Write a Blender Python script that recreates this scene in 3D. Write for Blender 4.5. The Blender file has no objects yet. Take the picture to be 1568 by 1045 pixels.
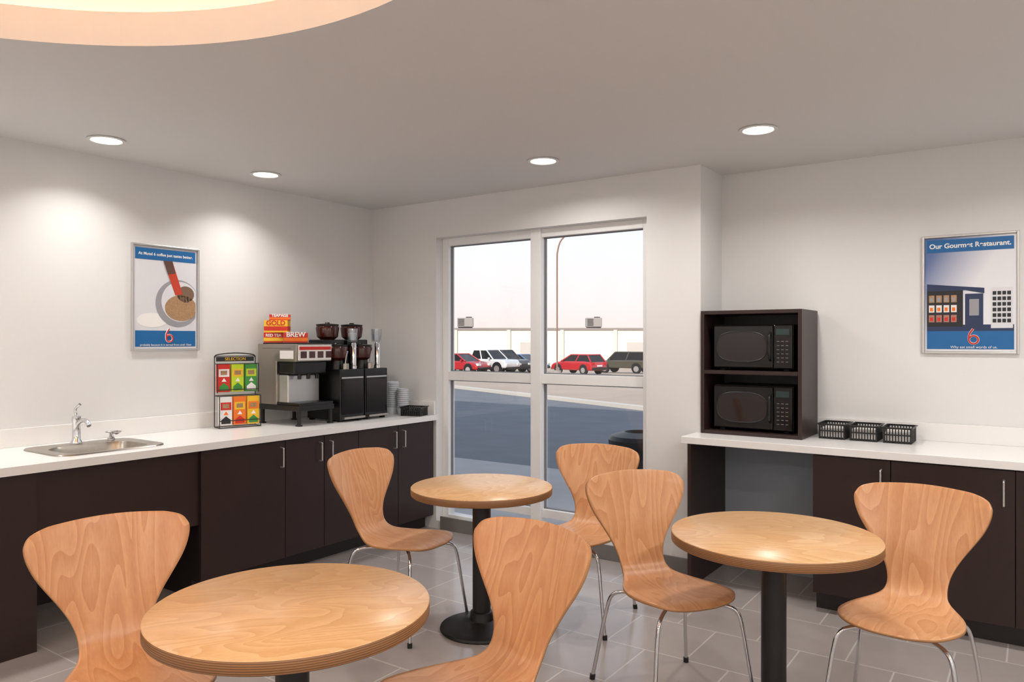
import bpy, bmesh, math, random
from mathutils import Vector, Matrix
random.seed(4)
scene = bpy.context.scene
COL = scene.collection
try:
    scene.view_settings.view_transform = 'Standard'
    scene.view_settings.look = 'None'
except Exception:
    pass

# ------------------------------------------------------------------ materials
def lin(c):
    out = []
    for v in c[:3]:
        v = v / 255.0
        out.append(v / 12.92 if v <= 0.04045 else ((v + 0.055) / 1.055) ** 2.4)
    return (out[0], out[1], out[2], 1.0)

def mat(name, rgb, rough=0.5, metal=0.0, var=0.06, nscale=12.0, bump=0.0, emit=0.0, ergb=None, coat=0.0, spec=0.5):
    m = bpy.data.materials.new(name)
    m.use_nodes = True
    nt = m.node_tree
    b = nt.nodes['Principled BSDF']
    c = lin(rgb)
    b.inputs['Roughness'].default_value = rough
    b.inputs['Metallic'].default_value = metal
    b.inputs['Specular IOR Level'].default_value = spec
    if coat:
        b.inputs['Coat Weight'].default_value = coat
        b.inputs['Coat Roughness'].default_value = 0.1
    tc = nt.nodes.new('ShaderNodeTexCoord')
    no = nt.nodes.new('ShaderNodeTexNoise')
    no.inputs['Scale'].default_value = nscale
    no.inputs['Detail'].default_value = 4
    nt.links.new(tc.outputs['Object'], no.inputs['Vector'])
    mx = nt.nodes.new('ShaderNodeMix')
    mx.data_type = 'RGBA'
    mx.inputs[6].default_value = tuple(v * (1 - var) for v in c[:3]) + (1,)
    mx.inputs[7].default_value = tuple(min(1, v * (1 + var)) for v in c[:3]) + (1,)
    nt.links.new(no.outputs['Fac'], mx.inputs[0])
    nt.links.new(mx.outputs[2], b.inputs['Base Color'])
    if bump:
        bp = nt.nodes.new('ShaderNodeBump')
        bp.inputs['Strength'].default_value = bump
        bp.inputs['Distance'].default_value = 0.002
        nt.links.new(no.outputs['Fac'], bp.inputs['Height'])
        nt.links.new(bp.outputs['Normal'], b.inputs['Normal'])
    if emit:
        b.inputs['Emission Color'].default_value = lin(ergb or rgb)
        b.inputs['Emission Strength'].default_value = emit
    return m

def wood(name, ca, cb, scale_vec, rough=0.28, lines=38.0):
    m = bpy.data.materials.new(name)
    m.use_nodes = True
    nt = m.node_tree
    b = nt.nodes['Principled BSDF']
    b.inputs['Roughness'].default_value = rough
    b.inputs['Specular IOR Level'].default_value = 0.45
    tc = nt.nodes.new('ShaderNodeTexCoord')
    mp = nt.nodes.new('ShaderNodeMapping')
    mp.inputs['Scale'].default_value = scale_vec
    oi = nt.nodes.new('ShaderNodeObjectInfo')
    va = nt.nodes.new('ShaderNodeVectorMath'); va.operation = 'ADD'
    rm = nt.nodes.new('ShaderNodeMath'); rm.operation = 'MULTIPLY'; rm.inputs[1].default_value = 7.0
    nt.links.new(oi.outputs['Random'], rm.inputs[0])
    nt.links.new(tc.outputs['Object'], va.inputs[0])
    nt.links.new(rm.outputs[0], va.inputs[1])
    nt.links.new(va.outputs[0], mp.inputs['Vector'])
    n1 = nt.nodes.new('ShaderNodeTexNoise')
    n1.inputs['Scale'].default_value = 1.0
    n1.inputs['Detail'].default_value = 1.5
    n1.inputs['Distortion'].default_value = 0.3
    nt.links.new(mp.outputs[0], n1.inputs['Vector'])
    mu = nt.nodes.new('ShaderNodeMath'); mu.operation = 'MULTIPLY'
    mu.inputs[1].default_value = lines
    nt.links.new(n1.outputs['Fac'], mu.inputs[0])
    fr = nt.nodes.new('ShaderNodeMath'); fr.operation = 'FRACT'
    nt.links.new(mu.outputs[0], fr.inputs[0])
    mp2 = nt.nodes.new('ShaderNodeMapping')
    mp2.inputs['Scale'].default_value = tuple(v * 12 for v in scale_vec)
    nt.links.new(tc.outputs['Object'], mp2.inputs['Vector'])
    n2 = nt.nodes.new('ShaderNodeTexNoise')
    n2.inputs['Scale'].default_value = 2.0
    n2.inputs['Detail'].default_value = 5
    nt.links.new(mp2.outputs[0], n2.inputs['Vector'])
    ad = nt.nodes.new('ShaderNodeMath'); ad.operation = 'MULTIPLY_ADD'
    ad.inputs[1].default_value = 0.5
    nt.links.new(fr.outputs[0], ad.inputs[0])
    m3 = nt.nodes.new('ShaderNodeMath'); m3.operation = 'MULTIPLY'
    m3.inputs[1].default_value = 0.6
    nt.links.new(n2.outputs['Fac'], m3.inputs[0])
    nt.links.new(m3.outputs[0], ad.inputs[2])
    mx = nt.nodes.new('ShaderNodeMix'); mx.data_type = 'RGBA'
    mx.inputs[6].default_value = lin(ca)
    mx.inputs[7].default_value = lin(cb)
    nt.links.new(ad.outputs[0], mx.inputs[0])
    nt.links.new(mx.outputs[2], b.inputs['Base Color'])
    return m

def edge_mat(name, ca, cb, scale, rough=0.4):
    m = bpy.data.materials.new(name); m.use_nodes = True
    nt = m.node_tree; b = nt.nodes['Principled BSDF']
    b.inputs['Roughness'].default_value = rough
    tc = nt.nodes.new('ShaderNodeTexCoord')
    w = nt.nodes.new('ShaderNodeTexWave')
    w.bands_direction = 'Z'
    w.inputs['Scale'].default_value = scale
    w.inputs['Distortion'].default_value = 0.6
    nt.links.new(tc.outputs['Object'], w.inputs['Vector'])
    mx = nt.nodes.new('ShaderNodeMix'); mx.data_type = 'RGBA'
    mx.inputs[6].default_value = lin(ca); mx.inputs[7].default_value = lin(cb)
    nt.links.new(w.outputs['Fac'], mx.inputs[0])
    nt.links.new(mx.outputs[2], b.inputs['Base Color'])
    return m

M = {}
M['wall'] = mat('wall_paint', (224, 223, 222), 0.75, var=0.012, nscale=40, bump=0.08)
M['ceil'] = mat('ceiling_paint', (216, 215, 214), 0.8, var=0.012, nscale=60, bump=0.1)
M['coffer'] = mat('coffer_paint', (246, 240, 240), 0.7, var=0.01)
M['coffer_in'] = mat('coffer_inner_glow_tint', (248, 228, 198), 0.7, var=0.02)  # warm tint puts the cove's orange glow into the colour
M['trim'] = mat('trim_white', (225, 224, 222), 0.4, var=0.02)
M['base'] = mat('baseboard_grey', (120, 115, 112), 0.5)
M['frame'] = mat('window_frame_white', (235, 235, 235), 0.35, var=0.02)
M['counter'] = mat('solid_surface_white', (236, 234, 232), 0.25, var=0.02, nscale=120)
M['knee'] = mat('knee_wall_shade', (146, 154, 164), 0.7, var=0.02)  # blue-grey carries the shade of the knee space in its colour
M['dark'] = mat('espresso_laminate', (48, 33, 31), 0.38, var=0.12, nscale=18, spec=0.38)
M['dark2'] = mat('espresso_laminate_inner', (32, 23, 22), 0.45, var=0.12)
M['steel'] = mat('brushed_steel', (172, 165, 156), 0.3, 1.0, var=0.06, nscale=60)
M['chrome'] = mat('chrome', (215, 215, 218), 0.1, 1.0, var=0.02)
M['black'] = mat('black_plastic', (16, 15, 16), 0.35, var=0.1)
M['blackm'] = mat('black_powdercoat', (20, 18, 18), 0.42, var=0.15, nscale=200, bump=0.1)
M['glossb'] = mat('black_gloss', (14, 10, 11), 0.1, var=0.05, spec=0.4)
M['mwwin'] = mat('microwave_window', (34, 24, 24), 0.06, var=0.05)
M['alu'] = mat('satin_aluminium', (205, 204, 202), 0.35, 0.8, var=0.03)
M['brown'] = mat('hopper_smoked_brown', (62, 22, 17), 0.12, var=0.1)
M['red'] = mat('print_red', (205, 40, 28), 0.5)
M['yellow'] = mat('print_yellow', (240, 190, 40), 0.5)
M['orange'] = mat('print_orange', (238, 120, 30), 0.5)
M['lime'] = mat('print_lime', (190, 215, 40), 0.5)
M['green'] = mat('print_green', (60, 140, 60), 0.5)
M['white'] = mat('print_white', (235, 233, 230), 0.5, var=0.02)
M['paper'] = mat('paper_white', (232, 228, 225), 0.6, var=0.02)
M['cup'] = mat('cup_plastic', (226, 230, 236), 0.35, var=0.02)
M['cuprim'] = mat('cup_rim_shade', (185, 192, 200), 0.35, var=0.02)
M['blue'] = mat('poster_blue', (18, 98, 158), 0.4)
M['navy'] = mat('poster_navy', (35, 50, 85), 0.4)
M['pblack'] = mat('poster_black', (30, 30, 36), 0.4)
M['pgrey'] = mat('poster_grey', (150, 150, 155), 0.4, var=0.1)
M['plight'] = mat('poster_light', (215, 215, 220), 0.4, var=0.03)
M['beans'] = mat('poster_coffee', (165, 130, 95), 0.5, var=0.55, nscale=160)
M['vend'] = mat('poster_snacks', (170, 120, 105), 0.5, var=0.6, nscale=120)
M['wood_chair'] = wood('beech_veneer', (230, 178, 132), (200, 136, 90), (1.6, 6.5, 1.3), 0.32, 14)
M['wood_table'] = wood('birch_veneer', (240, 201, 152), (214, 160, 106), (1.8, 5.5, 1.0), 0.3, 16)
M['ply_edge'] = edge_mat('plywood_edge', (160, 112, 70), (105, 70, 40), 55)
M['ply_edge_c'] = edge_mat('chair_ply_edge', (200, 150, 100), (165, 112, 70), 90)
M['rubber'] = mat('rubber', (20, 20, 20), 0.8)

def gradient_mat():
    m = bpy.data.materials.new('poster_gradient'); m.use_nodes = True
    nt = m.node_tree; b = nt.nodes['Principled BSDF']; b.inputs['Roughness'].default_value = 0.35
    tc = nt.nodes.new('ShaderNodeTexCoord')
    sp = nt.nodes.new('ShaderNodeSeparateXYZ')
    nt.links.new(tc.outputs['Generated'], sp.inputs[0])
    ad = nt.nodes.new('ShaderNodeMath'); ad.operation = 'MULTIPLY_ADD'; ad.inputs[1].default_value = -0.8
    nt.links.new(sp.outputs['Z'], ad.inputs[0])
    nt.links.new(sp.outputs['X'], ad.inputs[2])
    rp = nt.nodes.new('ShaderNodeValToRGB')
    rp.color_ramp.elements[0].position = 0.0; rp.color_ramp.elements[0].color = lin((90, 112, 160))
    rp.color_ramp.elements[1].position = 0.7; rp.color_ramp.elements[1].color = lin((225, 225, 230))
    a2 = nt.nodes.new('ShaderNodeMath'); a2.operation = 'ADD'; a2.inputs[1].default_value = 0.6
    nt.links.new(ad.outputs[0], a2.inputs[0])
    nt.links.new(a2.outputs[0], rp.inputs[0])
    nt.links.new(rp.outputs[0], b.inputs['Base Color'])
    return m
M['grad'] = gradient_mat()

def glass_mat(name, tint=(1, 1, 1), gl=0.06):
    m = bpy.data.materials.new(name); m.use_nodes = True
    nt = m.node_tree
    for n in list(nt.nodes):
        nt.nodes.remove(n)
    o = nt.nodes.new('ShaderNodeOutputMaterial')
    t = nt.nodes.new('ShaderNodeBsdfTransparent'); t.inputs[0].default_value = tuple(tint) + (1,)
    g = nt.nodes.new('ShaderNodeBsdfGlossy'); g.inputs['Roughness'].default_value = 0.02
    mx = nt.nodes.new('ShaderNodeMixShader'); mx.inputs[0].default_value = gl
    nt.links.new(t.outputs[0], mx.inputs[1]); nt.links.new(g.outputs[0], mx.inputs[2])
    nt.links.new(mx.outputs[0], o.inputs[0])
    return m
M['glass'] = glass_mat('window_glass', (0.99, 0.99, 0.99), 0.025)
M['clear'] = glass_mat('clear_plastic', (0.85, 0.88, 0.9), 0.22)

def tile_mat():
    m = bpy.data.materials.new('floor_tile'); m.use_nodes = True
    nt = m.node_tree; b = nt.nodes['Principled BSDF']
    tc = nt.nodes.new('ShaderNodeTexCoord')
    br = nt.nodes.new('ShaderNodeTexBrick')
    br.offset = 0.5; br.offset_frequency = 2
    br.inputs['Scale'].default_value = 1.0
    br.inputs['Brick Width'].default_value = 0.4
    br.inputs['Row Height'].default_value = 0.4
    br.inputs['Mortar Size'].default_value = 0.004
    br.inputs['Mortar Smooth'].default_value = 0.1
    br.inputs['Color1'].default_value = lin((172, 162, 158))
    br.inputs['Color2'].default_value = lin((164, 155, 152))
    br.inputs['Mortar'].default_value = lin((198, 191, 186))
    nt.links.new(tc.outputs['Object'], br.inputs['Vector'])
    no = nt.nodes.new('ShaderNodeTexNoise'); no.inputs['Scale'].default_value = 6; no.inputs['Detail'].default_value = 6
    nt.links.new(tc.outputs['Object'], no.inputs['Vector'])
    mx = nt.nodes.new('ShaderNodeMix'); mx.data_type = 'RGBA'; mx.blend_type = 'MULTIPLY'
    mx.inputs[0].default_value = 0.25
    nt.links.new(br.outputs['Color'], mx.inputs[6])
    rp = nt.nodes.new('ShaderNodeMapRange')
    rp.inputs['To Min'].default_value = 0.6; rp.inputs['To Max'].default_value = 1.3
    nt.links.new(no.outputs['Fac'], rp.inputs['Value'])
    nt.links.new(rp.outputs[0], mx.inputs[7])
    nt.links.new(mx.outputs[2], b.inputs['Base Color'])
    b.inputs['Roughness'].default_value = 0.17
    bp = nt.nodes.new('ShaderNodeBump'); bp.inputs['Strength'].default_value = 0.25; bp.inputs['Distance'].default_value = 0.002
    bp.invert = True
    nt.links.new(br.outputs['Fac'], bp.inputs['Height'])
    nt.links.new(bp.outputs['Normal'], b.inputs['Normal'])
    return m
M['tile'] = tile_mat()

# ------------------------------------------------------------------ geometry helpers
def new_obj(name, me, parent=None, mats=()):
    ob = bpy.data.objects.new(name, me)
    COL.objects.link(ob)
    if parent is not None:
        ob.parent = parent
    for m in mats:
        me.materials.append(m)
    return ob

def root(name, loc=(0, 0, 0), rz=0.0):
    e = bpy.data.objects.new(name, None)
    e.empty_display_size = 0.1
    e.location = loc
    e.rotation_euler = (0, 0, rz)
    COL.objects.link(e)
    return e

def mesh_from(verts, faces, name='m'):
    me = bpy.data.meshes.new(name)
    me.from_pydata(verts, [], faces)
    me.update()
    bm = bmesh.new(); bm.from_mesh(me)
    bmesh.ops.recalc_face_normals(bm, faces=bm.faces)
    bm.to_mesh(me); bm.free()
    return me

def box_vf(a, b, off=0):
    x0, y0, z0 = a; x1, y1, z1 = b
    v = [(x0, y0, z0), (x1, y0, z0), (x1, y1, z0), (x0, y1, z0), (x0, y0, z1), (x1, y0, z1), (x1, y1, z1), (x0, y1, z1)]
    f = [(0, 3, 2, 1), (4, 5, 6, 7), (0, 1, 5, 4), (1, 2, 6, 5), (2, 3, 7, 6), (3, 0, 4, 7)]
    return v, [tuple(i + off for i in q) for q in f]

def boxes(name, parent, lst, m, bevel=0.0):
    V, F = [], []
    for a, b in lst:
        v, f = box_vf(a, b, len(V))
        V += v; F += f
    ob = new_obj(name, mesh_from(V, F, name), parent, [m])
    if bevel:
        md = ob.modifiers.new('bevel', 'BEVEL'); md.width = bevel; md.segments = 2; md.limit_method = 'ANGLE'
    return ob

def box(name, parent, a, b, m, bevel=0.0):
    return boxes(name, parent, [(a, b)], m, bevel)

def smooth(me, ang=35):
    for p in me.polygons:
        p.use_smooth = True
    try:
        me.set_sharp_from_angle(angle=math.radians(ang))
    except Exception:
        pass

def lathe(name, parent, prof, m, loc=(0, 0, 0), segs=40, rot=None, scale=(1, 1, 1)):
    V, F = [], []
    n = len(prof)
    for i in range(segs):
        a = 2 * math.pi * i / segs
        for r, z in prof:
            V.append((r * math.cos(a) * scale[0], r * math.sin(a) * scale[1], z * scale[2]))
    for i in range(segs):
        j = (i + 1) % segs
        for k in range(n - 1):
            F.append((i * n + k, j * n + k, j * n + k + 1, i * n + k + 1))
    if prof[0][0] > 1e-5:
        F.append(tuple(i * n for i in range(segs)))
    if prof[-1][0] > 1e-5:
        F.append(tuple(i * n + n - 1 for i in range(segs)))
    me = mesh_from(V, F, name)
    bm = bmesh.new(); bm.from_mesh(me)
    bmesh.ops.remove_doubles(bm, verts=bm.verts, dist=1e-6)
    bmesh.ops.recalc_face_normals(bm, faces=bm.faces)
    bm.to_mesh(me); bm.free()
    smooth(me)
    ob = new_obj(name, me, parent, [m])
    ob.location = loc
    if rot:
        ob.rotation_euler = rot
    return ob

def cyl(name, parent, loc, r, h, m, rot=None, r2=None, segs=32):
    r2 = r if r2 is None else r2
    return lathe(name, parent, [(0, 0), (r, 0), (r2, h), (0, h)], m, loc, segs, rot)

def catmull(pts, k=6):
    P = [Vector(p) for p in pts]
    P = [P[0] * 2 - P[1]] + P + [P[-1] * 2 - P[-2]]
    out = []
    for i in range(1, len(P) - 2):
        for j in range(k):
            t = j / k
            p0, p1, p2, p3 = P[i - 1], P[i], P[i + 1], P[i + 2]
            out.append(0.5 * ((2 * p1) + (p2 - p0) * t + (2 * p0 - 5 * p1 + 4 * p2 - p3) * t * t + (3 * p1 - p0 - 3 * p2 + p3) * t ** 3))
    out.append(P[-2])
    return out

def tube_vf(pts, r, off=0, seg=10, sm=True):
    P = catmull(pts) if sm and len(pts) > 2 else [Vector(p) for p in pts]
    V, F = [], []
    d = (P[1] - P[0]).normalized()
    up = Vector((0, 0, 1)) if abs(d.z) < 0.9 else Vector((1, 0, 0))
    nrm = d.cross(up).normalized()
    for i, p in enumerate(P):
        if i < len(P) - 1:
            dd = (P[i + 1] - P[max(0, i - 1)]).normalized()
        else:
            dd = (P[i] - P[i - 1]).normalized()
        nrm = (nrm - dd * nrm.dot(dd)).normalized()
        bn = dd.cross(nrm)
        for s in range(seg):
            a = 2 * math.pi * s / seg
            V.append(tuple(p + (nrm * math.cos(a) + bn * math.sin(a)) * r))
    for i in range(len(P) - 1):
        for s in range(seg):
            t = (s + 1) % seg
            F.append((off + i * seg + s, off + i * seg + t, off + (i + 1) * seg + t, off + (i + 1) * seg + s))
    F.append(tuple(off + s for s in range(seg)))
    F.append(tuple(off + (len(P) - 1) * seg + s for s in range(seg)))
    return V, F

def tubes(name, parent, paths, r, m, seg=10, sm=True):
    V, F = [], []
    for p in paths:
        v, f = tube_vf(p, r, len(V), seg, sm)
        V += v; F += f
    me = mesh_from(V, F, name)
    smooth(me, 50)
    return new_obj(name, me, parent, [m])

def prism(name, parent, poly, a, b, m, axis='y', bevel=0.0):
    V = []
    for t in (a, b):
        for p, q in poly:
            V.append({'y': (p, t, q), 'z': (p, q, t), 'x': (t, p, q)}[axis])
    n = len(poly)
    F = [tuple(range(n)), tuple(range(n, 2 * n))] + [(i, (i + 1) % n, n + (i + 1) % n, n + i) for i in range(n)]
    ob = new_obj(name, mesh_from(V, F, name), parent, [m])
    if bevel:
        md = ob.modifiers.new('bevel', 'BEVEL'); md.width = bevel; md.segments = 3; md.limit_method = 'ANGLE'
    return ob

def text(body, size, parent, loc, m, name='lettering', align='CENTER', bold=0.0, rot=(math.pi / 2, 0, 0), width=None):
    cu = bpy.data.curves.new(name, 'FONT')
    cu.body = body; cu.size = size; cu.align_x = align; cu.offset = bold; cu.extrude = 0.0004
    ob = bpy.data.objects.new(name + '_c', cu)
    COL.objects.link(ob)
    bpy.context.view_layer.update()
    dg = bpy.context.evaluated_depsgraph_get()
    me = bpy.data.meshes.new_from_object(ob.evaluated_get(dg))
    w = max((v.co.x for v in me.vertices), default=1) - min((v.co.x for v in me.vertices), default=0)
    bpy.data.objects.remove(ob)
    o = new_obj(name, me, parent)
    me.materials.clear(); me.materials.append(m)
    o.location = loc; o.rotation_euler = rot
    if width:
        s = width / w
        o.scale = (s, s, s)
    return o

# ------------------------------------------------------------------ room shell
H = 2.535
XR = 6.2; YB = -6.8; YR = 0.38
box('floor', None, (-0.12, YB - 0.12, -0.12), (XR + 0.12, 0.5, 0.0), M['tile'])
box('wall_left', None, (-0.12, YB, 0), (0, 0.0, 3.0), M['wall'])
wx0, wx1, wz0, wz1 = 0.693, 2.458, 0.06, 2.25
boxes('wall_back', None, [((-0.12, 0, 0), (wx0, 0.16, 3.0)), ((wx1, 0, 0), (2.818, 0.5, 3.0)),
                          ((wx0, 0, wz1), (wx1, 0.16, 3.0)), ((wx0, 0, 0), (wx1, 0.16, wz0))], M['wall'])
box('wall_back_recess', None, (2.818, YR, 0), (XR + 0.12, 0.5, 3.0), M['wall'])
box('wall_right', None, (XR, YB, 0), (XR + 0.12, YR, 3.0), M['wall'])
box('wall_front', None, (-0.12, YB - 0.12, 0), (XR + 0.12, YB, 3.0), M['wall'])
boxes('baseboard_back', None, [((0.74, -0.012, 0.0), (2.82, 0.0, 0.10))], M['base'], 0.003)

def ceiling():
    cx, cy, R, R2 = 2.66, -4.2, 1.5, 1.8
    z1, z2 = H + 0.125, H + 0.40
    ex0, ex1, ey0, ey1 = -0.0, XR, YB, YR
    angs = [2 * math.pi * i / 96 for i in range(96)]
    for px, py in ((ex0, ey0), (ex1, ey0), (ex1, ey1), (ex0, ey1)):
        angs.append(math.atan2(py - cy, px - cx) % (2 * math.pi))
    angs = sorted(set(round(a, 6) for a in angs))
    V, F, MI = [], [], []
    n = len(angs)
    for a in angs:
        c, s = math.cos(a), math.sin(a)
        ts = []
        if c > 1e-9: ts.append((ex1 - cx) / c)
        if c < -1e-9: ts.append((ex0 - cx) / c)
        if s > 1e-9: ts.append((ey1 - cy) / s)
        if s < -1e-9: ts.append((ey0 - cy) / s)
        t = min(ts)
        V += [(cx + t * c, cy + t * s, H), (cx + R * c, cy + R * s, H), (cx + R * c, cy + R * s, z1),
              (cx + (R + 0.02) * c, cy + (R + 0.02) * s, z1), (cx + (R + 0.02) * c, cy + (R + 0.02) * s, H + 0.06), (cx + R2 * c, cy + R2 * s, H + 0.06), (cx + R2 * c, cy + R2 * s, z2)]
    k = 7
    for i in range(n):
        j = (i + 1) % n
        for q in range(k - 1):
            F.append((i * k + q, j * k + q, j * k + q + 1, i * k + q + 1))
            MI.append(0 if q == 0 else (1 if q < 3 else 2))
    F.append(tuple(i * k + k - 1 for i in range(n))); MI.append(2)
    me = bpy.data.meshes.new('ceiling')
    me.from_pydata(V, [], F)
    me.materials.append(M['ceil']); me.materials.append(M['coffer']); me.materials.append(M['coffer_in'])
    for p, mi in zip(me.polygons, MI):
        p.material_index = mi
    me.update()
    new_obj('ceiling', me)
    pts = [(cx + 1.66 * math.cos(a), cy + 1.66 * math.sin(a), H + 0.09) for a in [2 * math.pi * i / 64 for i in range(65)]]
    M['cove'] = mat('cove_led', (255, 225, 195), emit=19.0, ergb=(255, 240, 230))
    tubes('cove_light_strip', None, [pts], 0.012, M['cove'], 6, False)
ceiling()

# ------------------------------------------------------------------ window
def window():
    r = root('window_1', (0, 0, 0))
    y0, y1 = 0.075, 0.15
    b = 0.06
    L = [((wx0, y0, wz0), (wx0 + b, y1, wz1)), ((wx1 - b, y0, wz0), (wx1, y1, wz1)),
         ((wx0 + b, y0, wz1 - b), (wx1 - b, y1, wz1)), ((wx0 + b, y0, wz0), (wx1 - b, y1, wz0 + 0.04))]
    mx0, mx1 = 1.53, 1.615
    L.append(((mx0, y0 - 0.02, wz0), (mx1, y1, wz1 - 0.0)))
    for z0, z1 in ((1.145, 1.215), (0.19, 0.25)):
        L.append(((wx0 + b, y0, z0), (mx0, y1, z1)))
        L.append(((mx1, y0, z0), (wx1 - b, y1, z1)))
    boxes('frame', r, L, M['frame'], 0.003)
    g = []
    for x0, x1 in ((wx0 + b, mx0), (mx1, wx1 - b)):
        for z0, z1 in ((1.215, wz1 - b), (0.25, 1.145)):
            g += [((x0, 0.105, z0), (x0 + 0.006, 0.13, z1)), ((x1 - 0.006, 0.105, z0), (x1, 0.13, z1)),
                  ((x0, 0.105, z1 - 0.006), (x1, 0.13, z1)), ((x0, 0.105, z0), (x1, 0.13, z0 + 0.006))]
    boxes('gaskets', r, g, mat('gasket_grey', (120, 120, 122), 0.6))
    boxes('glass', r, [((wx0 + b, 0.116, wz0 + 0.04), (mx0, 0.12, wz1 - b)), ((mx1, 0.116, wz0 + 0.04), (wx1 - b, 0.12, wz1 - b))], M['glass'])
window()
# ------------------------------------------------------------------ left counter
CZ = 0.88
def left_counter():
    r = root('base_cabinet', (0, 0, 0))
    fx = 0.685
    box('carcass', r, (0.02, -2.0, 0.1), (fx - 0.02, -0.004, 0.838), M['dark2'])
    box('toe_kick', r, (0.05, -2.0, 0.0), (fx - 0.09, -0.02, 0.1), M['dark2'])
    L = []
    seams = [(-2.0, -1.423), (-1.423, -1.112), (-1.112, -0.808), (-0.808, -0.415), (-0.415, -0.03)]
    for a, b in seams:
        L.append(((fx - 0.02, a + 0.002, 0.105), (fx, b - 0.002, 0.832)))
    boxes('doors', r, L, M['dark'], 0.0015)
    hs = []
    for y in (-1.46, -1.155, -1.065, -0.462, -0.37):
        hs.append([(fx, y, 0.672), (fx + 0.028, y, 0.676), (fx + 0.03, y, 0.69), (fx + 0.03, y, 0.775), (fx + 0.028, y, 0.789), (fx, y, 0.793)])
    tubes('handles', r, hs, 0.005, M['alu'], 8)
    box('apron', r, (fx - 0.045, -2.84, 0.42), (fx - 0.02, -2.0, 0.838), M['dark'], 0.001)
    box('end_panel', r, (0.02, -4.6, 0.0), (fx, -2.84, 0.838), M['dark'], 0.001)
    box('knee_back', r, (0.004, -2.84, 0.0), (0.02, -2.0, 0.838), M['dark2'])
    c = root('countertop', (0, 0, 0))
    sx0, sx1, sy0, sy1 = 0.16, 0.57, -2.67, -2.16
    boxes('slab', c, [((0.002, -4.62, 0.84), (0.715, sy0, CZ)), ((0.002, sy1, 0.84), (0.715, -0.002, CZ)),
                      ((0.002, sy0, 0.84), (sx0, sy1, CZ)), ((sx1, sy0, 0.84), (0.715, sy1, CZ))], M['counter'])
    boxes('backsplash', c, [((0.002, -4.62, CZ), (0.02, -0.002, CZ + 0.10)), ((0.02, -0.02, CZ), (0.69, -0.002, CZ + 0.10))], M['counter'], 0.002)
left_counter()

def sink():
    r = root('sink', (0.365, -2.415, CZ))
    def rr(hx, hy, rad, z, n=8):
        pts = []
        for (cx, cy, a0) in ((hx - rad, hy - rad, 0), (-hx + rad, hy - rad, 90), (-hx + rad, -hy + rad, 180), (hx - rad, -hy + rad, 270)):
            for i in range(n):
                a = math.radians(a0 + 90 * i / (n - 1))
                pts.append((cx + rad * math.cos(a), cy + rad * math.sin(a), z))
        return pts
    loops = [rr(.235, .285, .09, 0.001), rr(.232, .282, .088, 0.007), rr(.205, .255, .08, 0.006)]
    V, F = [], []
    for l in loops: V += l
    for hx, hy, rad, z in ((.165, .215, .10, 0.004), (.158, .208, .095, -0.012), (.145, .195, .09, -0.12), (.10, .15, .08, -0.145)):
        V += [(x + 0.035, y, zz) for x, y, zz in rr(hx, hy, rad, z)]
    n = 32
    for k in range(6):
        for i in range(n):
            j = (i + 1) % n
            F.append((k * n + i, k * n + j, (k + 1) * n + j, (k + 1) * n + i))
    F.append(tuple(6 * n + i for i in range(n)))
    me = mesh_from(V, F, 'bowl'); smooth(me, 40)
    new_obj('bowl', me, r, [M['steel']])
    lathe('drain', r, [(0, .002), (.03, .002), (.035, .0), (.035, -.002)], M['chrome'], (0.035, 0, -0.143), 24)
    f = root('faucet', (0.165, -2.42, CZ + 0.006))
    lathe('base', f, [(0, 0), (.030, 0), (.030, .008), (.022, .02), (.020, .11), (.024, .125), (.022, .15), (0, .155)], M['chrome'])
    tubes('spout', f, [[(0, 0, .09), (.05, 0, .125), (.11, 0, .13), (.14, 0, .105)]], 0.012, M['chrome'])
    tubes('lever', f, [[(0, 0, .15), (-.01, .0, .185), (.02, .01, .215)]], 0.008, M['chrome'])
    s = root('drinking_bubbler', (0.175, -2.235, CZ + 0.006))
    lathe('base', s, [(0, 0), (.02, 0), (.02, .01), (.012, .02), (.012, .04), (0, .042)], M['chrome'])
    tubes('handle', s, [[(-.02, -.02, .045), (0, 0, .045), (.03, .02, .05)]], 0.006, M['chrome'])
    lathe('guard', s, [(0.006, .03), (.028, .045), (.03, .05), (.024, .05), (0, .036)], M['chrome'], (0.02, 0.02, 0))
sink()

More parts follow.
